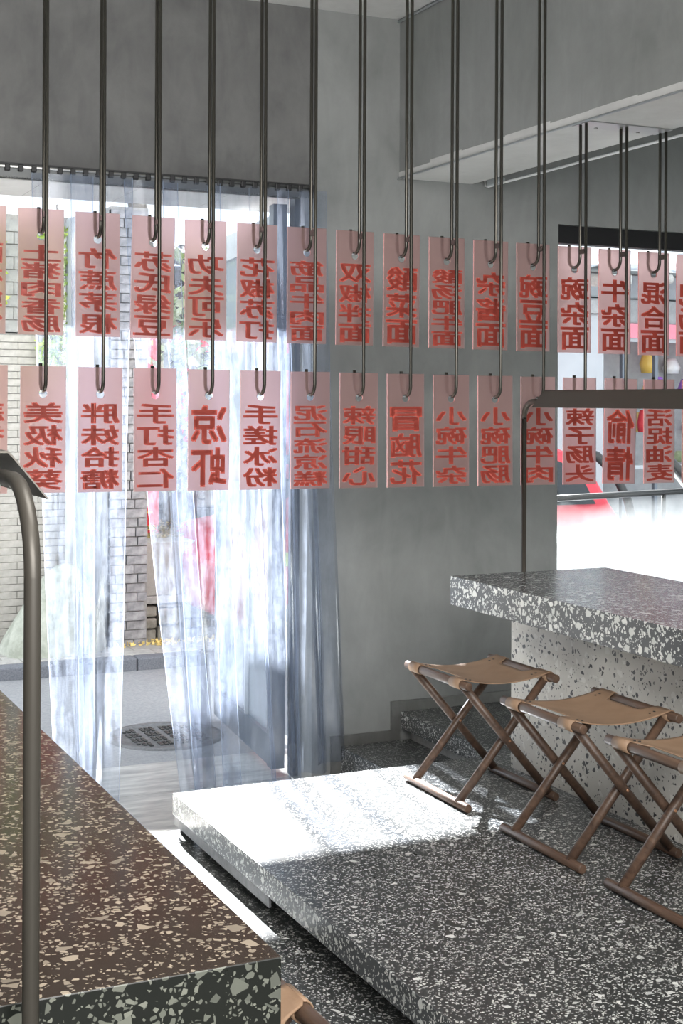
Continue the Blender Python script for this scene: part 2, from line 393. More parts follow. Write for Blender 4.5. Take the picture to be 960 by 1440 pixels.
# ------------------------------------------------------------------ counters
reset_scale()
def counter(name, label, x0, x1, y0, y1, ztop, zfloor, bx0, bx1, by0, by1, ms, mb, mside=None):
    t = empty(name, ((x0 + x1) / 2, (y0 + y1) / 2, zfloor), label, 'counter')
    cx, cy = (x0 + x1) / 2, (y0 + y1) / 2
    sl_ = MB().bbox((x0 - cx, y0 - cy, ztop - .115 - zfloor), (x1 - cx, y1 - cy, ztop - zfloor), .002)
    sl_ = sl_.build('slab', None, t, mats=[ms, mside or ms])
    for p_ in sl_.data.polygons:
        if p_.normal.z < .5: p_.material_index = 1
    MB().bbox((bx0 - cx, by0 - cy, 0), (bx1 - cx, by1 - cy, ztop - .115 - zfloor), .002).build('base', mb, t)
    return t
counter('terrazzo_counter', 'long counter with grey terrazzo slab on a pale black-flecked base, right side', 2.765, 3.516, .9, 4.935, .90, .15, 2.95, 3.33, 1.1, 4.77, M['terrazzo_face'], M['terrazzo_pale'])
counter('terrazzo_counter', 'brown glossy terrazzo table with chunky pale chips filling the lower left corner', -.07, .676, 1.635, 4.94, .90, .15, .13, .47, 1.80, 4.77, M['terrazzo_table'], M['terrazzo_pale'], M['terrazzo_table_side'])

# ------------------------------------------------------------------ frame lamps standing over the counters
def frame_lamp(label, x, y0, y1, zbar, r, rb, ys0, ys1, ztop, drop, sl=.06, hw=.037):
    t = empty('frame_lamp', (x, (y0 + y1) / 2, .15), label, 'lamp'); cy = (y0 + y1) / 2; z0 = .15
    for s, ye in ((-1, y0), (1, y1)):
        g = MB(); yl = ye - cy
        p = [(0, yl, 0), (0, yl, zbar - rb - z0)] + arc((0, yl - s * rb, zbar - rb - z0), rb, 0, math.pi / 2, 8, (0, s, 0)) + [(0, yl - s * (rb + .12), zbar - z0)]
        g.tube(p, r, 16); g.build('leg', M['lamp'], t)
        MB().lathe([(0, .006), (.03, .006), (.03, 0), (0, 0)], (0, yl, 0), 20).build('foot', M['lamp'], t)
    MB().tube([(0, y0 - cy + rb + .10, zbar - z0), (0, y1 - cy - rb - .10, zbar - z0)], r * .9, 12).build('bar', M['lamp'], t)
    sh = MB(); zt = ztop - z0; th = .0022
    out = [(-hw, zt - drop), (-.014, zt - .006), (-.009, zt), (.009, zt), (.014, zt - .006), (hw, zt - drop)]
    inn = [(u * .94, v - th * 1.3) for u, v in out][::-1]
    inn[0] = (hw - .0023, zt - drop); inn[-1] = (-hw + .0023, zt - drop)
    n = len(out); poly = out + inn
    a_, b_ = ys0 - cy, ys1 - cy
    cut = lambda v: sl * (v - zt + drop) / drop   # the ends are cut on a slant
    vs = [(u, a_ + cut(v), v) for u, v in poly] + [(u, b_ - cut(v), v) for u, v in poly]; m_ = len(poly)
    fs = [(i, (i + 1) % m_, m_ + (i + 1) % m_, m_ + i) for i in range(m_)]
    for i in range(n - 1):
        q = (i, i + 1, m_ - 2 - i, m_ - 1 - i); fs.append(q[::-1]); fs.append(tuple(k + m_ for k in q))
    sh.add(vs, fs); sh.build('shade', M['lamp'], t)
    MB().box((-.014, ys0 - cy + .14, zt - .052), (.014, ys1 - cy - .14, zt - .040)).build('light_strip', M['white_paint'], t)
    return t
frame_lamp('thick dark tube lamp frame in the left foreground, its bent arm entering a folded shade', .349, 1.585, 4.98, 1.504, .0098, .105, 1.70, 4.88, 1.536, .057, .07, .045)
frame_lamp('dark metal lamp frame with long folded shade over the right-hand counter', 3.12, .85, 4.952, 1.602, .0115, .07, .97, 4.84, 1.648, .070)

# ------------------------------------------------------------------ folding stools
def make_stool():
    t = empty('folding_stool', (0, 0, 0), None, 'stool', 'folding stools along the counters')
    hx, ztop, L = .183, .4445, .235; r = .0155
    for s in (-1, 1):
        g = MB(); g.tube([(s * hx, -L - .0, ztop), (s * hx, -L + .003, ztop), (s * hx, L - .003, ztop), (s * hx, L, ztop)], r, 18, rs=[r * .86, r, r, r * .86]); g.build('seat_rail', M['wood'], t)
        g = MB(); g.tube([(s * hx, -L, r), (s * hx, -L + .003, r), (s * hx, L - .003, r), (s * hx, L, r)], r, 18, rs=[r * .86, r, r, r * .86]); g.build('foot_rail', M['wood'], t)
    for s in (-1, 1):
        for k, yy in ((1, .195), (-1, .163)):
            g = MB(); p0 = Vector((k * hx, s * yy, .020)); p1 = Vector((-k * hx, s * yy, ztop - .004))
            g.tube([p0, p1], .0155, 14, sq=(1, 1)); g.build('leg', M['wood_leg'], t)
        g = MB(); g.tube([(0, s * .145, .2315), (0, s * .2135, .2315)], .0042, 10); g.build('pivot_pin', M['brass'], t)
    # leather sling
    g = MB(); ny, nx = 28, 20
    idx = {}
    W_ = .192
    def edge(y):
        u = abs(y)
        if u > .118: return hx + .002
        k = min(1, (.118 - u) / .035); k = k * k * (3 - 2 * k)
        return hx + .002 - .052 * k
    for j in range(ny + 1):
        y = -W_ + 2 * W_ * j / ny
        for i in range(nx + 1):
            u = -1 + 2 * i / nx; x = u * edge(y)
            z = ztop + r + .002 - .026 * (1 - (x / hx) ** 2) - .006 * (1 - (y / W_) ** 2) * (1 - u * u)
            idx[i, j] = len(g.v); g.v.append((x, y, z))
    for j in range(ny):
        for i in range(nx):
            g.f.append((idx[i, j], idx[i + 1, j], idx[i + 1, j + 1], idx[i, j + 1])); g.sm.append(True); g.mi.append(0)
    # loops round the rails
    for s in (-1, 1):
        for y0, y1 in ((-W_, -.118), (.118, W_)):
            n = 14; vs = []
            for i in range(n + 1):
                a_ = math.pi / 2 - (math.pi * 1.62) * i / n
                for y in (y0, y1): vs.append((s * (hx + (r + .0025) * math.cos(a_)), y, ztop + (r + .0025) * math.sin(a_)))
            g.add(vs, [(2 * i, 2 * i + 1, 2 * i + 3, 2 * i + 2) for i in range(n)], True)
    o = g.build('leather_seat', M['leather'], t, fix=False)
    md = o.modifiers.new('thickness', 'SOLIDIFY'); md.thickness = .003; md.offset = 0
    for s in (-1, 1):
        for yy in (-.150, .150):
            for dx in (.0, .018):
                xx = s * (hx - .035 - dx)
                z = ztop + r + .002 - .026 * (1 - (xx / hx) ** 2) + .0012
                MB().tube([(xx, yy, z), (xx, yy, z + .0015)], .0042, 10).build('rivet', M['black'], t)
    return t
stools = [((2.667, 4.530, .15), 0.0, 'walnut folding stool with tan leather seat, farthest of the right row, foot in sunlight'),
          ((2.667, 3.830, .15), 0.0, 'walnut folding stool with tan leather seat, middle of the right row'),
          ((2.667, 3.235, .15), 0.0, 'walnut folding stool cut by the right edge, nearest of the right row'),
          ((.735, 1.998, .15), R(1.2), 'folding stool at the bottom, only tan leather corner and rail beside the brown table'),
          ((.742, 3.17, .15), 0.0, 'folding stool mostly hidden behind the brown table edge, between two others'),
          ((.752, 3.80, .15), 0.0, 'folding stool peeking past the far part of the brown table edge by the curtain')]
st0 = make_stool()
for i, (loc, rz, lab) in enumerate(stools):
    o = st0 if i == 0 else copy_tree(st0)
    o.location = loc; o.rotation_euler = (0, 0, rz); o['label'] = lab

# ------------------------------------------------------------------ menu placards and their hook rods
scale_about_camera()
PW, PH, PT = .132, .366, .005
HZ = PH / 2 - .079       # height of the hole above the panel's centre
def panel_mesh():
    bm_v = []; fs = []; mi = []
    n0 = [math.atan2(y, x) for x, y in ((PW / 2, .079), (-PW / 2, .079), (-PW / 2, -.079), (PW / 2, -.079))]
    ang = sorted(set([round(a_, 5) for a_ in n0] + [round(-math.pi + 2 * math.pi * k / 20, 5) for k in range(20)]))
    cir = [(.0128 * math.cos(a_), .0128 * math.sin(a_) + HZ) for a_ in ang]
    rec = []
    for a_ in ang:
        cx, cy = math.cos(a_), math.sin(a_); k = min((PW / 2) / abs(cx) if abs(cx) > 1e-6 else 9, .079 / abs(cy) if abs(cy) > 1e-6 else 9)
        rec.append((k * cx, k * cy + HZ))
    n = len(ang); g = MB()
    zb = -PH / 2; lowz = HZ - .079
    low = sorted([i for i in range(n) if abs(rec[i][1] - lowz) < 1e-5], key=lambda i: rec[i][0])
    for side in (-1, 1):
        y = side * PT / 2
        vs = [(x, y, z) for x, z in cir] + [(x, y, z) for x, z in rec] + [(-PW / 2, y, zb), (PW / 2, y, zb)]
        ff = [(i, (i + 1) % n, n + (i + 1) % n, n + i) for i in range(n)]
        ff.append([n + i for i in low] + [2 * n + 1, 2 * n])
        g.add(vs, ff if side < 0 else [tuple(q[::-1]) for q in ff])
    o = 2 * n + 2
    for i in range(n):
        g.f.append((i, (i + 1) % n, o + (i + 1) % n, o + i)); g.sm.append(True); g.mi.append(1)
    outer = [n + i for i in range(n) if i not in low[1:-1]]
    # outer loop in order of angle; the two lower corners go down to the bottom edge
    loop = []
    for i in range(n):
        if i in low[1:-1]: continue
        if i == low[0]: loop += [n + i, 2 * n]
        elif i == low[-1]: loop += [2 * n + 1, n + i]
        else: loop.append(n + i)
    for i in range(len(loop)):
        a_, b_ = loop[i], loop[(i + 1) % len(loop)]
        if {a_, b_} == {2 * n, n + low[-1]}: continue
        g.f.append((a_, b_, b_ + o, a_ + o)); g.sm.append(False); g.mi.append(1)
    return g
# glyph cache: every character as a flat outline mesh, made once with Blender's built-in font
glyphs = {}
def glyph(ch):
    if ch in glyphs: return glyphs[ch]
    cu = bpy.data.curves.new('g', 'FONT'); cu.body = ch; cu.resolution_u = 2
    ob = bpy.data.objects.new('g', cu); C.objects.link(ob)
    bpy.context.view_layer.update()
    me = bpy.data.meshes.new_from_object(ob)
    vs = [(v.co.x, v.co.y) for v in me.vertices]; fs = [list(p.vertices) for p in me.polygons]
    bpy.data.objects.remove(ob); bpy.data.curves.remove(cu); bpy.data.meshes.remove(me)
    sx = .031; sy = .026; V = []; F = []
    for dx, dy in ((-sx, -sy), (sx, -sy), (-sx, sy), (sx, sy), (0, 0)):
        o = len(V); V += [(x + dx, y + dy) for x, y in vs]; F += [[i + o for i in f] for f in fs]
    x0 = min(v[0] for v in V); x1 = max(v[0] for v in V); y0 = min(v[1] for v in V); y1 = max(v[1] for v in V)
    glyphs[ch] = ([((x - x0) / (x1 - x0) - .5, (y - y0) / (y1 - y0) - .5) for x, y in V], F); return glyphs[ch]
ASP = {'一': .2}
def lettering(text, parent):
    n = len(text); top = PH / 2 - .103; bot = -PH / 2 + .006; ch = (top - bot) / n
    g = MB()
    for k, c_ in enumerate(text):
        V, F = glyph(c_); zc = top - ch * (k + .5)
        for side in (-1,):                            # printed on the indoor face, reversed
            y = side * (PT / 2 + .0004)
            g.add([(-x * .116, y, zc + z * ch * .93) for x, z in V], F)      # read from the street: mirrored from indoors
    return g.build('lettering', M['ink'], parent, fix=False)
pm = panel_mesh().build('menu_placard', None, mats=[M['acrylic'], M['acrylic_edge']], loc=(0, 0, 0))
row1 = ['酸梅鲜饮', '土猪肉香肠', '竹蔗茅根', '苏氏绿豆', '功夫可乐', '花椒苏打', '筋品牛肉面', '双椒拌面', '酸菜面', '酸汤肥牛面', '杂酱面', '豌豆面', '豌杂面', '牛杂面', '混合面', '肥肠面']
row2 = ['蒜香排骨', '美极秋葵', '胖妹拾糖', '手打杏仁', '凉虾', '手搓冰粉', '泥石流凉糕', '辣眼甜心', '冒脑花', '小碗牛杂', '小碗肥肠', '小碗牛肉', '辣子肠头', '偷情', '活捉油麦', '酸辣凉粉']
ORD = 'first second third fourth fifth sixth seventh eighth ninth tenth eleventh twelfth thirteenth fourteenth'.split()
first = True
YL = 4.0
for row, names in ((1, row1), (2, row2)):
    for k, txt in enumerate(names):
        i = k - 1
        X = .916 + .1680 * i
        ys = YL + .034 if row == 1 else YL            # plane of the rod's shank
        yp = ys + .033                                # placard hangs in the middle of the U
        zc = (1.972 - .0016 * i) if row == 1 else (1.5145 - .0012 * i)
        if first: o = pm; first = False
        else: o = pm.copy(); C.objects.link(o)
        rz = random.uniform(-1.5, 1.5); ry = random.uniform(-.35, .35)
        if txt == '偷情': ry = 1.6
        if txt == '苏氏绿豆': ry = .9
        put(o, (X, yp, zc))
        o.rotation_euler = (0, R(ry), R(rz))
        place = 'upper' if row == 1 else 'lower'
        if k == 0: lab = 'pink acrylic menu placard cut by the left edge of the photo, %s row' % place
        elif k == len(names) - 1: lab = 'pink acrylic menu placard cut by the right edge of the photo, %s row' % place
        else: lab = 'pink menu placard, %s whole one from the left in the %s row, mirrored red %s' % (ORD[k - 1], place, txt)
        tag(o, lab, 'placard', 'pink menu placards hanging in the %s row' % place)
        lettering(txt, o)
        # the rod: shank, U bend through the hole, short tail behind
        zh = zc + HZ + .0128 - .0062                  # bottom of the U rests in the hole
        ztop = 3.235 if X < 2.735 else (2.556 if X < 3.104 else 3.235)
        rr = .0054; ub = .033; zu = zh + ub
        p = [(0, 0, ztop - .004 - zu), (0, 0, 0)] + arc((0, ub, 0), ub, math.pi, 2 * math.pi, 12)[1:] + [(0, 2 * ub, .048)]
        g = MB(); g.tube(p, rr, 10)
        h = g.build('hook_rod', M['bronze'], loc=(X, ys, zu))
        what = ('%s whole placard from the left, %s' % (ORD[k - 1], txt)) if 0 < k < len(names) - 1 else ('menu placard at the %s edge' % ('left' if k == 0 else 'right'))
        tag(h, '%s dark steel hook rod holding the %s, %s row' % ('short' if row == 1 else 'long', what, place), 'hook rod', 'hook rods of the %s row' % place)
        if row == 1:   # small tie welded between the short rod and the long one
            MB().box((-.004, -.030, .010), (.004, -.004, .026)).build('tie', M['bronze'], h)
# steel plates that carry the rods
def plate(name, label, x0, x1, z):
    t = empty(name, ((x0 + x1) / 2, YL + .017, z), label, 'plate'); w2 = (x1 - x0) / 2
    MB().box((-w2, -.05, -.004), (w2, .05, 0)).build('plate', M['steel'], t)
    n = max(2, int(w2 * 2 / .17))
    for i in range(n): MB().tube([(-w2 + (i + .5) * 2 * w2 / n, .035, -.004), (-w2 + (i + .5) * 2 * w2 / n, .035, -.008)], .006, 8).build('bolt', M['steel'], t)
plate('rod_plate', 'flat steel plate under the beam soffit from which the right hook rods hang', 2.752, 3.104, 2.556)
plate('rod_plate', 'flat steel plate on the high ceiling carrying the left hook rods', .55, 2.70, 3.235)

# ------------------------------------------------------------------ curtain rail and clear strips
cr = empty('curtain_rail', (1.323, YW, 2.475), 'dark hinged steel curtain rail with clips along the door head', 'curtain rail')
MB().tube([(-1.02, -.022, .008), (1.02, -.022, .008)], .006, 10).build('tube', M['steel'], cr)
pl = MB(); pl.box((-1.02, -.016, -.030), (1.02, -.012, .002))
for i in range(204): pl.box((-1.02 + .01 * i, -.016, -.034), (-1.02 + .01 * i + .006, -.012, -.030))
pl.build('toothed_plate', M['galv'], cr)
MB().box((-1.02, -.010, .010), (1.02, -.001, .024)).build('backing', M['black'], cr)
clip = None
for i in range(41):
    if clip is None:
        clip = MB().bbox((-.010, -.031, -.010), (.010, -.010, .016), .003).build('clip', M['black'], cr)
        o = clip
    else: o = clip.copy(); C.objects.link(o)
    put(o, (-1.0 + .05 * i, 0, 0))
def strip(label, tl, tr_, bl, br, zb, y, amp, waves, ph, zb2=None):
    g = MB(); nz, nx = 40, 16; zt = 2.462
    zb2 = zb if zb2 is None else zb2
    uv = []
    for j in range(nz + 1):
        v = j / nz
        for i in range(nx + 1):
            u = i / nx
            s = v ** 1.3
            x = (tl + (tr_ - tl) * u) * (1 - s) + (bl + (br - bl) * u) * s
            z = zt + ((zb + (zb2 - zb) * u) - zt) * v
            yy = y + amp * (.15 + .85 * v) * math.sin(waves * u * 2 * math.pi + ph + 1.4 * v) + .006 * math.sin(9 * v + ph * 2)
            g.v.append((x, yy, z)); uv.append((u, v))
    for j in range(nz):
        for i in range(nx):
            a_ = j * (nx + 1) + i; g.f.append((a_, a_ + 1, a_ + nx + 2, a_ + nx + 1)); g.sm.append(True); g.mi.append(0)
    o = g.build('curtain_strip', M['pvc'], fix=False)
    ul = o.data.uv_layers.new(name='UVMap')
    for lp in o.data.loops: ul.data[lp.index].uv = uv[lp.vertex_index]
    return tag(o, label, 'curtain strip', 'clear plastic curtain strips in the doorway')
YC = YW - .018
strip('clear plastic curtain strip with two folds beside the left lamp tube', 1.16, 1.40, 1.27, 1.42, .07, YC - .030, .030, 1.2, .3)
strip('clear plastic curtain strip hanging in front of the white column', 1.30, 1.545, 1.35, 1.50, .05, YC - .060, .022, 1.0, 2.1)
strip('clear plastic curtain strip swept right just past the bare gap, left edge slanting', 1.52, 1.74, 1.765, 1.90, .035, YC - .030, .030, 1.3, 1.0, .045)
strip('clear plastic curtain strip in the middle of the doorway, over the pink reflection', 1.66, 1.90, 1.80, 2.00, .05, YC - .075, .020, .9, 3.0)
strip('clear plastic curtain strip hanging over the glazed side panel', 1.86, 2.04, 1.93, 2.16, .05, YC - .035, .016, .8, 4.0)
strip('clear plastic curtain strip over the pale glass leaf, second from the right jamb', 2.03, 2.20, 2.14, 2.27, .05, YC - .065, .016, 1.0, .5)
strip('clear plastic curtain strip twisted beside the dark door post', 2.16, 2.30, 2.22, 2.40, .06, YC - .030, .028, 1.4, 2.5)
strip('clear plastic curtain strip resting against the right jamb with a squared foot', 2.24, 2.36, 2.34, 2.46, .10, YC - .070, .020, 1.0, 5.0, .12)

# ------------------------------------------------------------------ outside: ground, canopy, glazed leaf
g = MB(); g.box((-12, 5.50, -.12), (24, 8.05, -.002)); struct(g.build('ground_street', M['asphalt']))
g = MB(); g.box((.30, 5.50, -.002), (2.9, 5.96, .001)); struct(g.build('ground_threshold', M['streaky']))
g = MB(); g.box((-12, 8.17, -.12), (24, 30, .060)); struct(g.build('ground_pavement', M['mortar']))
pv = struct(bpy.data.objects.new('ground_pavers', None)); C.objects.link(pv); pv.location = (0, 0, Z0)
base = None
for r_ in range(3):
    for k in range(16):
        if base is None:
            base = MB().bbox((0, 0, 0), (.195, .115, .014), .003).build('paver', M['paver'], pv); o = base
        else: o = base.copy(); C.objects.link(o)
        put(o, (1.35 + .2 * k + .1 * (r_ % 2), 8.17 + .12 * r_, .060 + random.uniform(0, .003)))
kb = struct(bpy.data.objects.new('ground_kerb', None)); C.objects.link(kb); kb.location = (0, 0, Z0)
base = None
for k in range(20):
    if base is None: base = MB().bbox((0, 0, 0), (.495, .12, .172), .01).build('kerb_stone', M['kerb'], kb); o = base
    else: o = base.copy(); C.objects.link(o)
    put(o, (-.6 + .5 * k, 8.05, -.10))
# canopy over the door with panel joints
cn = struct(bpy.data.objects.new('canopy', None)); C.objects.link(cn); cn.location = (0, 0, Z0); cn.name = 'ceiling_canopy'
for k in range(-1, 9):
    MB().box((-.30 + k * .40, 5.502, 2.490), (.097 + k * .40, 6.16, 2.60)).build('panel', M['canopy'], cn)
MB().box((-.7, 5.502, 2.494), (3.3, 6.15, 2.59)).build('core', M['mortar'], cn)
# glazed leaf standing open at the right of the doorway
gd = empty('glazed_door_leaf', (2.275, 5.58, 0), 'tall grey-framed glass door leaf standing open behind the curtain', 'door', rz=R(-6.5))
MB().box((-.03, -.035, .03), (.03, .035, 2.44)).build('hinge_stile', M['alu'], gd)
MB().box((-.02, 1.02, .03), (.02, 1.07, 2.44)).build('stile', M['alu'], gd)
MB().box((-.02, .035, 2.28), (.02, 1.02, 2.40)).build('rail', M['alu_pale'], gd)
MB().box((-.022, .035, .03), (.022, 1.02, .16)).build('kick_plate', M['alu'], gd)
MB().box((-.02, .45, .16), (.02, .47, 2.28)).build('glazing_bar', M['alu_pale'], gd)
def pale_glass():
    m = bpy.data.materials.new('milky_glass'); m.use_nodes = True; q = N(m)
    q.b.inputs['Base Color'].default_value = (.48, .54, .60, 1); q.b.inputs['Roughness'].default_value = .12; q.b.inputs['Alpha'].default_value = .55
    return m
M['milky'] = pale_glass()
MB().box((-.004, .035, .16), (.004, .45, 2.28)).build('pane', M['milky'], gd)
MB().box((-.004, .47, .16), (.004, 1.02, 2.28)).build('pane', M['milky'], gd)
pb = empty('door_post', (2.36, 5.54, 0), 'dark grey steel post at the right door jamb behind the curtain', 'post')
MB().box((-.035, -.03, 0), (.012, .03, 2.47)).build('post', M['alu'], pb)
MB().box((.012, -.02, 0), (.045, .02, 2.47)).build('channel', M['alu_pale'], pb)
# manhole cover
mh = empty('manhole_cover', (2.05, 6.42, -.002), 'round dark cast-iron manhole cover with square studs in the asphalt', 'manhole cover')
MB().lathe([(0, .004), (.235, .004), (.24, .008), (.275, .008), (.28, 0)], (0, 0, 0), 40).build('frame', M['iron'], mh)
sg = MB()
for a_ in range(-9, 10):
    for b_ in range(-9, 10):
        x, y = a_ * .024, b_ * .024
        if math.hypot(x, y) < .215 and (a_ % 4) and (b_ % 4): sg.box((x - .008, y - .008, .004), (x + .008, y + .008, .010))
tag(sg.build('stud', M['galv'], mh), None, None, kind='stuff')

# ------------------------------------------------------------------ outside: walls across the street
def brick_wall(name, label, cat, x0, x1, y, z0, z1, bw, bh, joint, m, dep=.05, jitter=.004, y1=None, irregular=False):
    t = empty(name, (x0, y, z0), label, cat)
    MB().box((0, .012, 0), (x1 - x0, .20, z1 - z0)).build('core', M['mortar'], t)
    n = int((z1 - z0) / bh); shared = None
    for r_ in range(n):
        x = -(bw / 2 if r_ % 2 else 0)
        while x < x1 - x0 - .01:
            wd = bw * (random.uniform(.55, 1.2) if irregular else 1)
            a_ = max(x, 0); b_ = min(x + wd, x1 - x0)
            if b_ - a_ > .03:
                full = (not irregular) and abs((b_ - a_) - bw) < 1e-6
                if full and shared is not None: o = shared.copy(); C.objects.link(o)
                else:
                    o = MB().box((0, 0, 0), (b_ - a_ - joint, dep, bh - joint)).build('brick', m, t)
                    if full: shared = o
                put(o, (a_, -random.uniform(0, jitter), r_ * bh))
            x += wd
    return t
brick_wall('brick_wall', 'pale long-brick wall seen left of the curtain behind the stone mound', 'wall', 1.35, 2.20, 8.95, .06, 2.02, .262, .0465, .004, M['brick'])
brick_wall('brick_wall', 'grey block wall with vines above the pale bricks', 'wall', 1.35, 2.20, 8.97, 2.03, 2.78, .20, .08, .006, M['brick_b'])
brick_wall('stone_pillar', 'stacked slate pillar beside the white column across the street', 'pillar', 2.34, 2.58, 8.46, .06, 2.80, .15, .058, .006, M['slate'], .06, .02, irregular=True)
cw = empty('white_column', (2.275, 8.78, .06), 'smooth whitewashed column between brick wall and slate pillar', 'column')
MB().bbox((-.11, -.10, 0), (.10, .12, 2.70), .01).build('shaft', M['column'], cw)
MB().bbox((-.12, -.11, 0), (.115, .13, .10), .01).build('plinth', M['column'], cw)

# pale stone mound: a leaning lathe shape with a bulge
mo = MB(); rows = []
prof = [(.0, .88), (.07, .86), (.13, .78), (.19, .66), (.25, .50), (.30, .34), (.345, .18), (.37, .08), (.375, 0)]
seg = 32
for q, (rr, z) in enumerate(prof):
    for k in range(seg):
        a_ = 2 * math.pi * k / seg
        lean = .09 * (z / .88) ** 1.4
        rad = rr * (1 + .05 * math.sin(3 * a_ + 1.3) + .03 * math.sin(7 * a_ + z * 9))
        mo.v.append((rad * .86 * math.cos(a_) + lean - .02, rad * .62 * math.sin(a_), z * .62))
for q in range(len(prof) - 1):
    for k in range(seg):
        mo.f.append((q * seg + k, q * seg + (k + 1) % seg, (q + 1) * seg + (k + 1) % seg, (q + 1) * seg + k)); mo.sm.append(True); mo.mi.append(0)
o = mo.build('stone_mound', M['stone_green'], loc=(2.00, 8.46, .060)); tag(o, 'pale greenish rounded stone mound on the pavement before the brick wall', 'stone')

# planter wall on rubble, steps, trunk
pw = empty('planter_wall', (2.5, 8.55, .06), 'beige rendered planter wall on a rubble stone footing across the street', 'wall')
MB().bbox((0, .02, .30), (1.7, .30, .64), .006).build('wall', M['planter'], pw)
MB().bbox((0, -.02, .255), (1.75, .32, .30), .006).build('ledge', M['paver'], pw)
x = 0
while x < 1.7:
    wd = random.uniform(.10, .26); z = 0
    while z < .24:
        hh = min(random.uniform(.06, .12), .25 - z)
        MB().bbox((x, random.uniform(-.02, .01), z), (x + wd - .012, .28, z + hh - .008), .012).build('stone', M['rubble'], pw); z += hh
    x += wd
MB().box((.0, .30, .0), (1.7, .9, .66)).build('soil', M['soil'], pw)
def leaves(name, m, pts, size, parent=None, label=None, cat=None, group=None):
    vs = []; fs = []
    for p in pts:
        s_ = size * random.uniform(.6, 1.3); n_ = Vector((random.gauss(0, 1), random.gauss(0, 1), random.gauss(0, 1))).normalized(); u = n_.orthogonal().normalized(); v = n_.cross(u)
        a_ = random.uniform(0, 6.28); u, v = u * math.cos(a_) + v * math.sin(a_), v * math.cos(a_) - u * math.sin(a_)
        p = Vector(p); o_ = len(vs)
        vs += [p - u * s_, p - v * s_ * .55 + n_ * s_ * .1, p + u * s_, p + v * s_ * .55 + n_ * s_ * .1]; fs.append((o_, o_ + 1, o_ + 2, o_ + 3))
    g = MB(); g.add(vs, fs); o = g.build(name, m, parent, fix=False); o['kind'] = 'stuff'
    if label: tag(o, label, cat, group)
    return o
random.seed(11)
leaves('fallen_leaves', M['yellow'], [(random.uniform(2.35, 3.9), random.uniform(8.38, 8.50), .078 + random.uniform(0, .02)) for _ in range(420)], .016, None, 'yellow fallen leaves heaped at the foot of the rubble footing', 'leaves')
leaves('fallen_leaves', M['soil'], [(random.uniform(2.5, 4.1), random.uniform(8.85, 9.4), .73 + random.uniform(0, .05)) for _ in range(500)], .02, None, 'dry brown leaf litter on the soil above the beige planter wall', 'leaves')
# vines on the grey block wall
vn = empty('climbing_vine', (1.55, 8.92, 2.0), 'yellow-green climbing vine trailing down the grey block wall', 'vine')
pts = []
for _ in range(1500):
    q = random.random(); cx = random.choice((.06, .13, .50, .56)); z = random.uniform(-.35, .70) if cx > .3 else random.uniform(.15, .70)
    pts.append((cx + random.gauss(0, .045) , -.04 + random.uniform(-.03, .03), z))
leaves('foliage', M['leaf'], pts, .026, vn)
g = MB()
for cx in (.09, .53): g.tube([(cx + .05 * math.sin(z * 3), -.012, z) for z in [-.35 + .1 * q for q in range(13)]], .009, 6)
g.build('stem', M['bark'], vn)
# tree whose crown is unseen, added to shade the street
tr = empty('street_tree', (3.05, 9.3, .6), 'tree trunk behind the planter wall, its crown unseen, added to shade the street', 'tree')
g = MB(); g.tube([(0, 0, 0), (.03, .2, .7), (-.02, .8, 2.2), (.1, 2.2, 4.2), (.2, 3.6, 5.2)], .1, 12, rs=[.10, .075, .07, .07, .06]); g.build('trunk', M['bark'], tr)
g = MB()
for k in range(9): 
    e = Vector((random.uniform(-7, 8), random.uniform(6, 12.5), random.uniform(4.9, 5.8)))
    g.tube([(.1, 2.2, 4.2), Vector((.1, 2.2, 4.2)).lerp(e, .5) + Vector((0, 0, .25)), e], .04, 6, rs=[.06, .04, .015])
g.build('branch', M['bark'], tr)
pts = [(random.uniform(-8, 9), random.uniform(5.5, 13.0), 4.7 + random.uniform(0, 1.3)) for _ in range(15000)]
leaves('crown', M['leaf_dark'], pts, .13, tr)

# dark shop front across the street with gold characters and a red valance
sh_ = empty('dark_shopfront', (3.0, 10.6, 0), 'dark brick shopfront with gilt board and red valance seen between placards', 'building')
MB().box((-.6, 0, 0), (2.3, .25, 2.66)).build('wall', M['dark_house'], sh_)
MB().box((.0, -.06, 2.20), (2.2, 0, 2.62)).build('sign_board', M['black'], sh_)
sg = MB()      # gilt relief, too small and cut up in the photo to be read
for k in range(5):
    x = .30 + k * .40
    sg.box((x, -.07, 2.30), (x + .03, -.06, 2.54)); sg.box((x - .09, -.07, 2.47), (x + .12, -.06, 2.50)); sg.box((x - .07, -.07, 2.30), (x + .10, -.06, 2.33))
sg.build('gilt_relief', M['gold'], sh_)
vl = MB()
for k in range(30): vl.box((.0 + k * .085, -.20 - .012 * (k % 2), 1.98), (.085 + k * .085, -.18, 2.20))
vl.build('valance', M['red'], sh_)
for k in range(5): MB().box((.15 + k * .5, -.04, .2), (.55 + k * .5, 0, 1.85)).build('door_panel', M['dark_house'] if k % 2 else M['red'], sh_)
MB().box((.0, -.9, 1.02), (1.1, -.6, 1.12)).build('awning_cloth', M['pink_cloth'], sh_)
rf = MB()
for k in range(22): rf.tube([(-.6 + k * .13, -.30, 2.66), (-.6 + k * .13, .6, 2.86)], .045, 8)
rf.build('roof', M['roof_tile'], sh_)
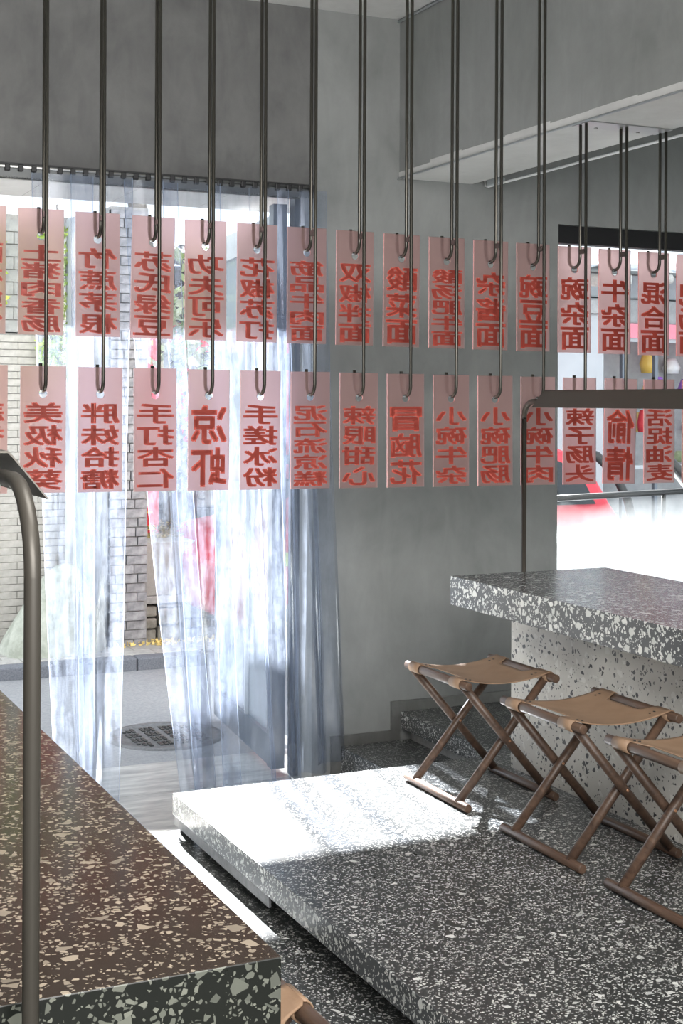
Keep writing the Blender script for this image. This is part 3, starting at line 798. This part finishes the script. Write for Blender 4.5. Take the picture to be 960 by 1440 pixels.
# shrub in front of the shopfront and golden couplets
sb_ = empty('shrub', (3.12, 9.18, .70), 'pale green shrub between the slate pillar and the dark shopfront', 'shrub')
cl = lambda v, m_: max(-m_, min(m_, v))
pts = [(cl(random.gauss(0, .22), .45), cl(random.gauss(0, .12), .25), 1.1 + cl(random.gauss(0, .45), .8)) for _ in range(900)]
leaves('foliage', M['leaf_pale'], pts, .05, sb_)
g = MB(); g.tube([(0, 0, 0), (.03, 0, .5), (0, 0, 1.1)], .02, 8); g.build('stem', M['bark'], sb_)
ss = empty('street_sign', (2.72, 9.0, .60), 'narrow red street sign with gold relief right of the slate pillar', 'sign')
MB().box((-.09, 0, 0), (.10, .03, 1.55)).build('board', M['red'], ss)
sg = MB()
random.seed(5)
for k in range(26):
    x = random.uniform(-.06, .03); z = .08 + k * .056
    sg.box((x, -.006, z), (x + random.uniform(.02, .06), 0, z + random.uniform(.012, .035)))
sg.build('gilt_relief', M['gold'], ss)
st = empty('stone_steps', (2.55, 9.5, .06), 'grey stone steps above the planter wall', 'steps')
for k in range(3): MB().bbox((0, .22 * k, .62 + k * .17), (1.9, .8, .77 + k * .17), .006).build('step', M['kerb'], st)
cs = empty('carved_stone', (3.10, 9.55, .83), 'pale carved stone block standing on the steps beside the trunk', 'stone')
MB().bbox((.0, 0, 0), (.34, .12, .42), .02).build('block', M['paver'], cs)
g = MB(); g.tube(arc((.13, -.005, .22), .07, 0, 5, 14, (1, 0, 0)), .014, 6); g.tube(arc((.22, -.005, .12), .05, 1, 5, 10, (1, 0, 0)), .012, 6); g.build('relief', M['paver'], cs)

# ------------------------------------------------------------------ outside: behind the right-hand window
kk = empty('kiosk', (5.6, 9.2, 0), 'smooth pale grey kiosk wall behind the window, left half', 'kiosk')
MB().bbox((-.3, 0, 0), (.94, 1.2, 2.30), .02).build('wall', M['panel_white'], kk)
MB().box((-.4, -.05, 2.30), (.94, 1.25, 2.40)).build('cornice', M['grey_house'], kk)
sf = empty('grey_shopfront', (6.55, 9.5, 0), 'grey shopfront with glazed bays of colourful goods seen through the window', 'building')
MB().box((0, .45, 0), (3.2, .6, 2.9)).build('wall', M['grey_house'], sf)
for k in range(9):
    MB().box((.05 + k * .33, 0, .1), (.08 + k * .33, .04, 2.1)).build('mullion', M['alu'], sf)
for z in (1.05, 1.62, 2.1): MB().box((.05, 0, z), (3.0, .04, z + .03)).build('transom', M['alu_pale'], sf)
MB().box((0, -.04, 2.13), (3.2, .45, 2.25)).build('fascia', M['pink_cloth'], sf)
MB().bbox((0, .0, 2.25), (3.2, .45, 2.45), .01).build('lintel', M['grey_house'], sf)
MB().bbox((0, .05, 2.46), (3.2, .45, 2.66), .01).build('lintel', M['panel_white'], sf)
random.seed(3)
cols = [M['yellow'], M['pink_cloth'], M['purple'], M['white_paint'], M['red'], M['leaf_pale'], M['gold']]
for k in range(60):
    x = random.uniform(.1, 2.9); z = random.choice((1.09, 1.35, 1.66, 1.85)); q = random.uniform(.04, .09); hh = random.uniform(.09, .22)
    g = MB(); g.lathe([(0, hh), (q * .5, hh), (q * .7, hh * .8), (q, hh * .4), (q * .8, 0), (0, 0)], (x, random.uniform(.15, .35), z), 10); g.build('goods', random.choice(cols), sf)
# tarp roof and tiled eaves
tp = empty('tarp_roof', (5.2, 8.9, 2.5), 'silvery crumpled tarp roof along the top of the window view', 'roof')
g = MB(); nx, ny = 60, 10
for j in range(ny + 1):
    for i in range(nx + 1):
        g.v.append((i * .07 - .2, j * .12, .12 + j * .055 + .03 * math.sin(i * .8 + j * .9) + .02 * math.sin(i * 2.1 - j * 1.7)))
for j in range(ny):
    for i in range(nx):
        a_ = j * (nx + 1) + i; g.f.append((a_, a_ + 1, a_ + nx + 2, a_ + nx + 1)); g.sm.append(True); g.mi.append(0)
o = g.build('tarp', M['tarp'], tp, fix=False); md = o.modifiers.new('thickness', 'SOLIDIFY'); md.thickness = .01
for k in range(8):
    MB().bbox((.1 + k * .5, -.02, .0 + .03 * (k % 2)), (.28 + k * .5 + .05 * (k % 3), .2, .10 + .03 * (k % 2)), .03).build('sandbag', M['paver'], tp)
MB().tube([(-.2, 0, .10), (4.0, 0, .10)], .02, 8).build('pole', M['galv'], tp)
# red car
rc = empty('red_car', (4.62, 7.7, 0), 'small red car passing outside the right-hand window', 'car')
prof = [(-1.75, .30), (-1.78, .62), (-1.60, .78), (-.85, .90), (-.42, 1.22), (-.20, 1.31), (.45, 1.32), (.72, 1.22), (.92, .92), (1.02, .80), (1.03, .34), (.95, .25), (-1.65, .25)]
g = MB(); g.prism(prof, 'y', 0, 1.45)
bd = g.build('body', M['red_car'], rc); md = bd.modifiers.new('b', 'BEVEL'); md.width = .05; md.segments = 3
for y0 in (-.012, 1.452):
    g = MB(); g.prism([(-.80, .93), (-.42, 1.17), (-.22, 1.24), (.02, 1.24), (.02, .93)], 'y', y0, y0 + .01); g.build('window', M['car_glass'], rc)
    g = MB(); g.prism([(.08, .93), (.08, 1.24), (.42, 1.24), (.64, 1.16), (.78, .93)], 'y', y0, y0 + .01); g.build('window', M['car_glass'], rc)
for x in (-1.15, .55):
    for y0 in (-.02, 1.30):
        wl = MB(); wl.tube([(x, y0, .29), (x, y0 + .17, .29)], .28, 24); wl = wl.build('wheel', M['rubber'], rc)
        MB().tube([(x, y0 - .005, .29), (x, y0 + .175, .29)], .16, 16).build('hub', M['alu_pale'], wl)
MB().box((-1.55, -.014, .62), (-.1, -.004, .70)).build('stripe', M['lime'], rc)
# white covered three-wheeler nearer the glass
tw = empty('white_tricycle', (4.95, 6.55, 0), 'white covered three-wheeler with black curved windscreen hoop outside the window', 'vehicle')
g = MB(); g.prism([(-.95, .25), (-.95, .80), (-.2, .84), (.35, .82), (.62, .62), (.66, .30), (.5, .22)], 'y', 0, .75)
bd = g.build('body', M['panel_white'], tw); md = bd.modifiers.new('b', 'BEVEL'); md.width = .05; md.segments = 3
for y0 in (0, .72):
    hp = MB(); hp.tube([(.02, y0, 1.30), (.16, y0, 1.27), (.30, y0, 1.15), (.40, y0, .98), (.45, y0, .80), (.47, y0, .60)], .028, 10); hp.build('windscreen_hoop', M['black'], tw)
MB().tube([(.18, .02, 1.22), (.31, .02, 1.08), (.37, .02, .92), (.40, .02, .72)], .010, 8).build('pale_strap', M['white_paint'], tw)
MB().tube([(-.9, 0, 1.06), (.36, 0, 1.09)], .018, 8).build('side_rail', M['black'], tw)
for x in (-.88, .12): MB().tube([(x, 0, .80), (x, 0, 1.08)], .012, 8).build('stanchion', M['black'], tw)
for x, y0 in ((-.6, -.03), (-.6, .68), (.35, .32)):
    MB().tube([(x, y0, .21), (x, y0 + .1, .21)], .21, 20).build('wheel', M['rubber'], tw)
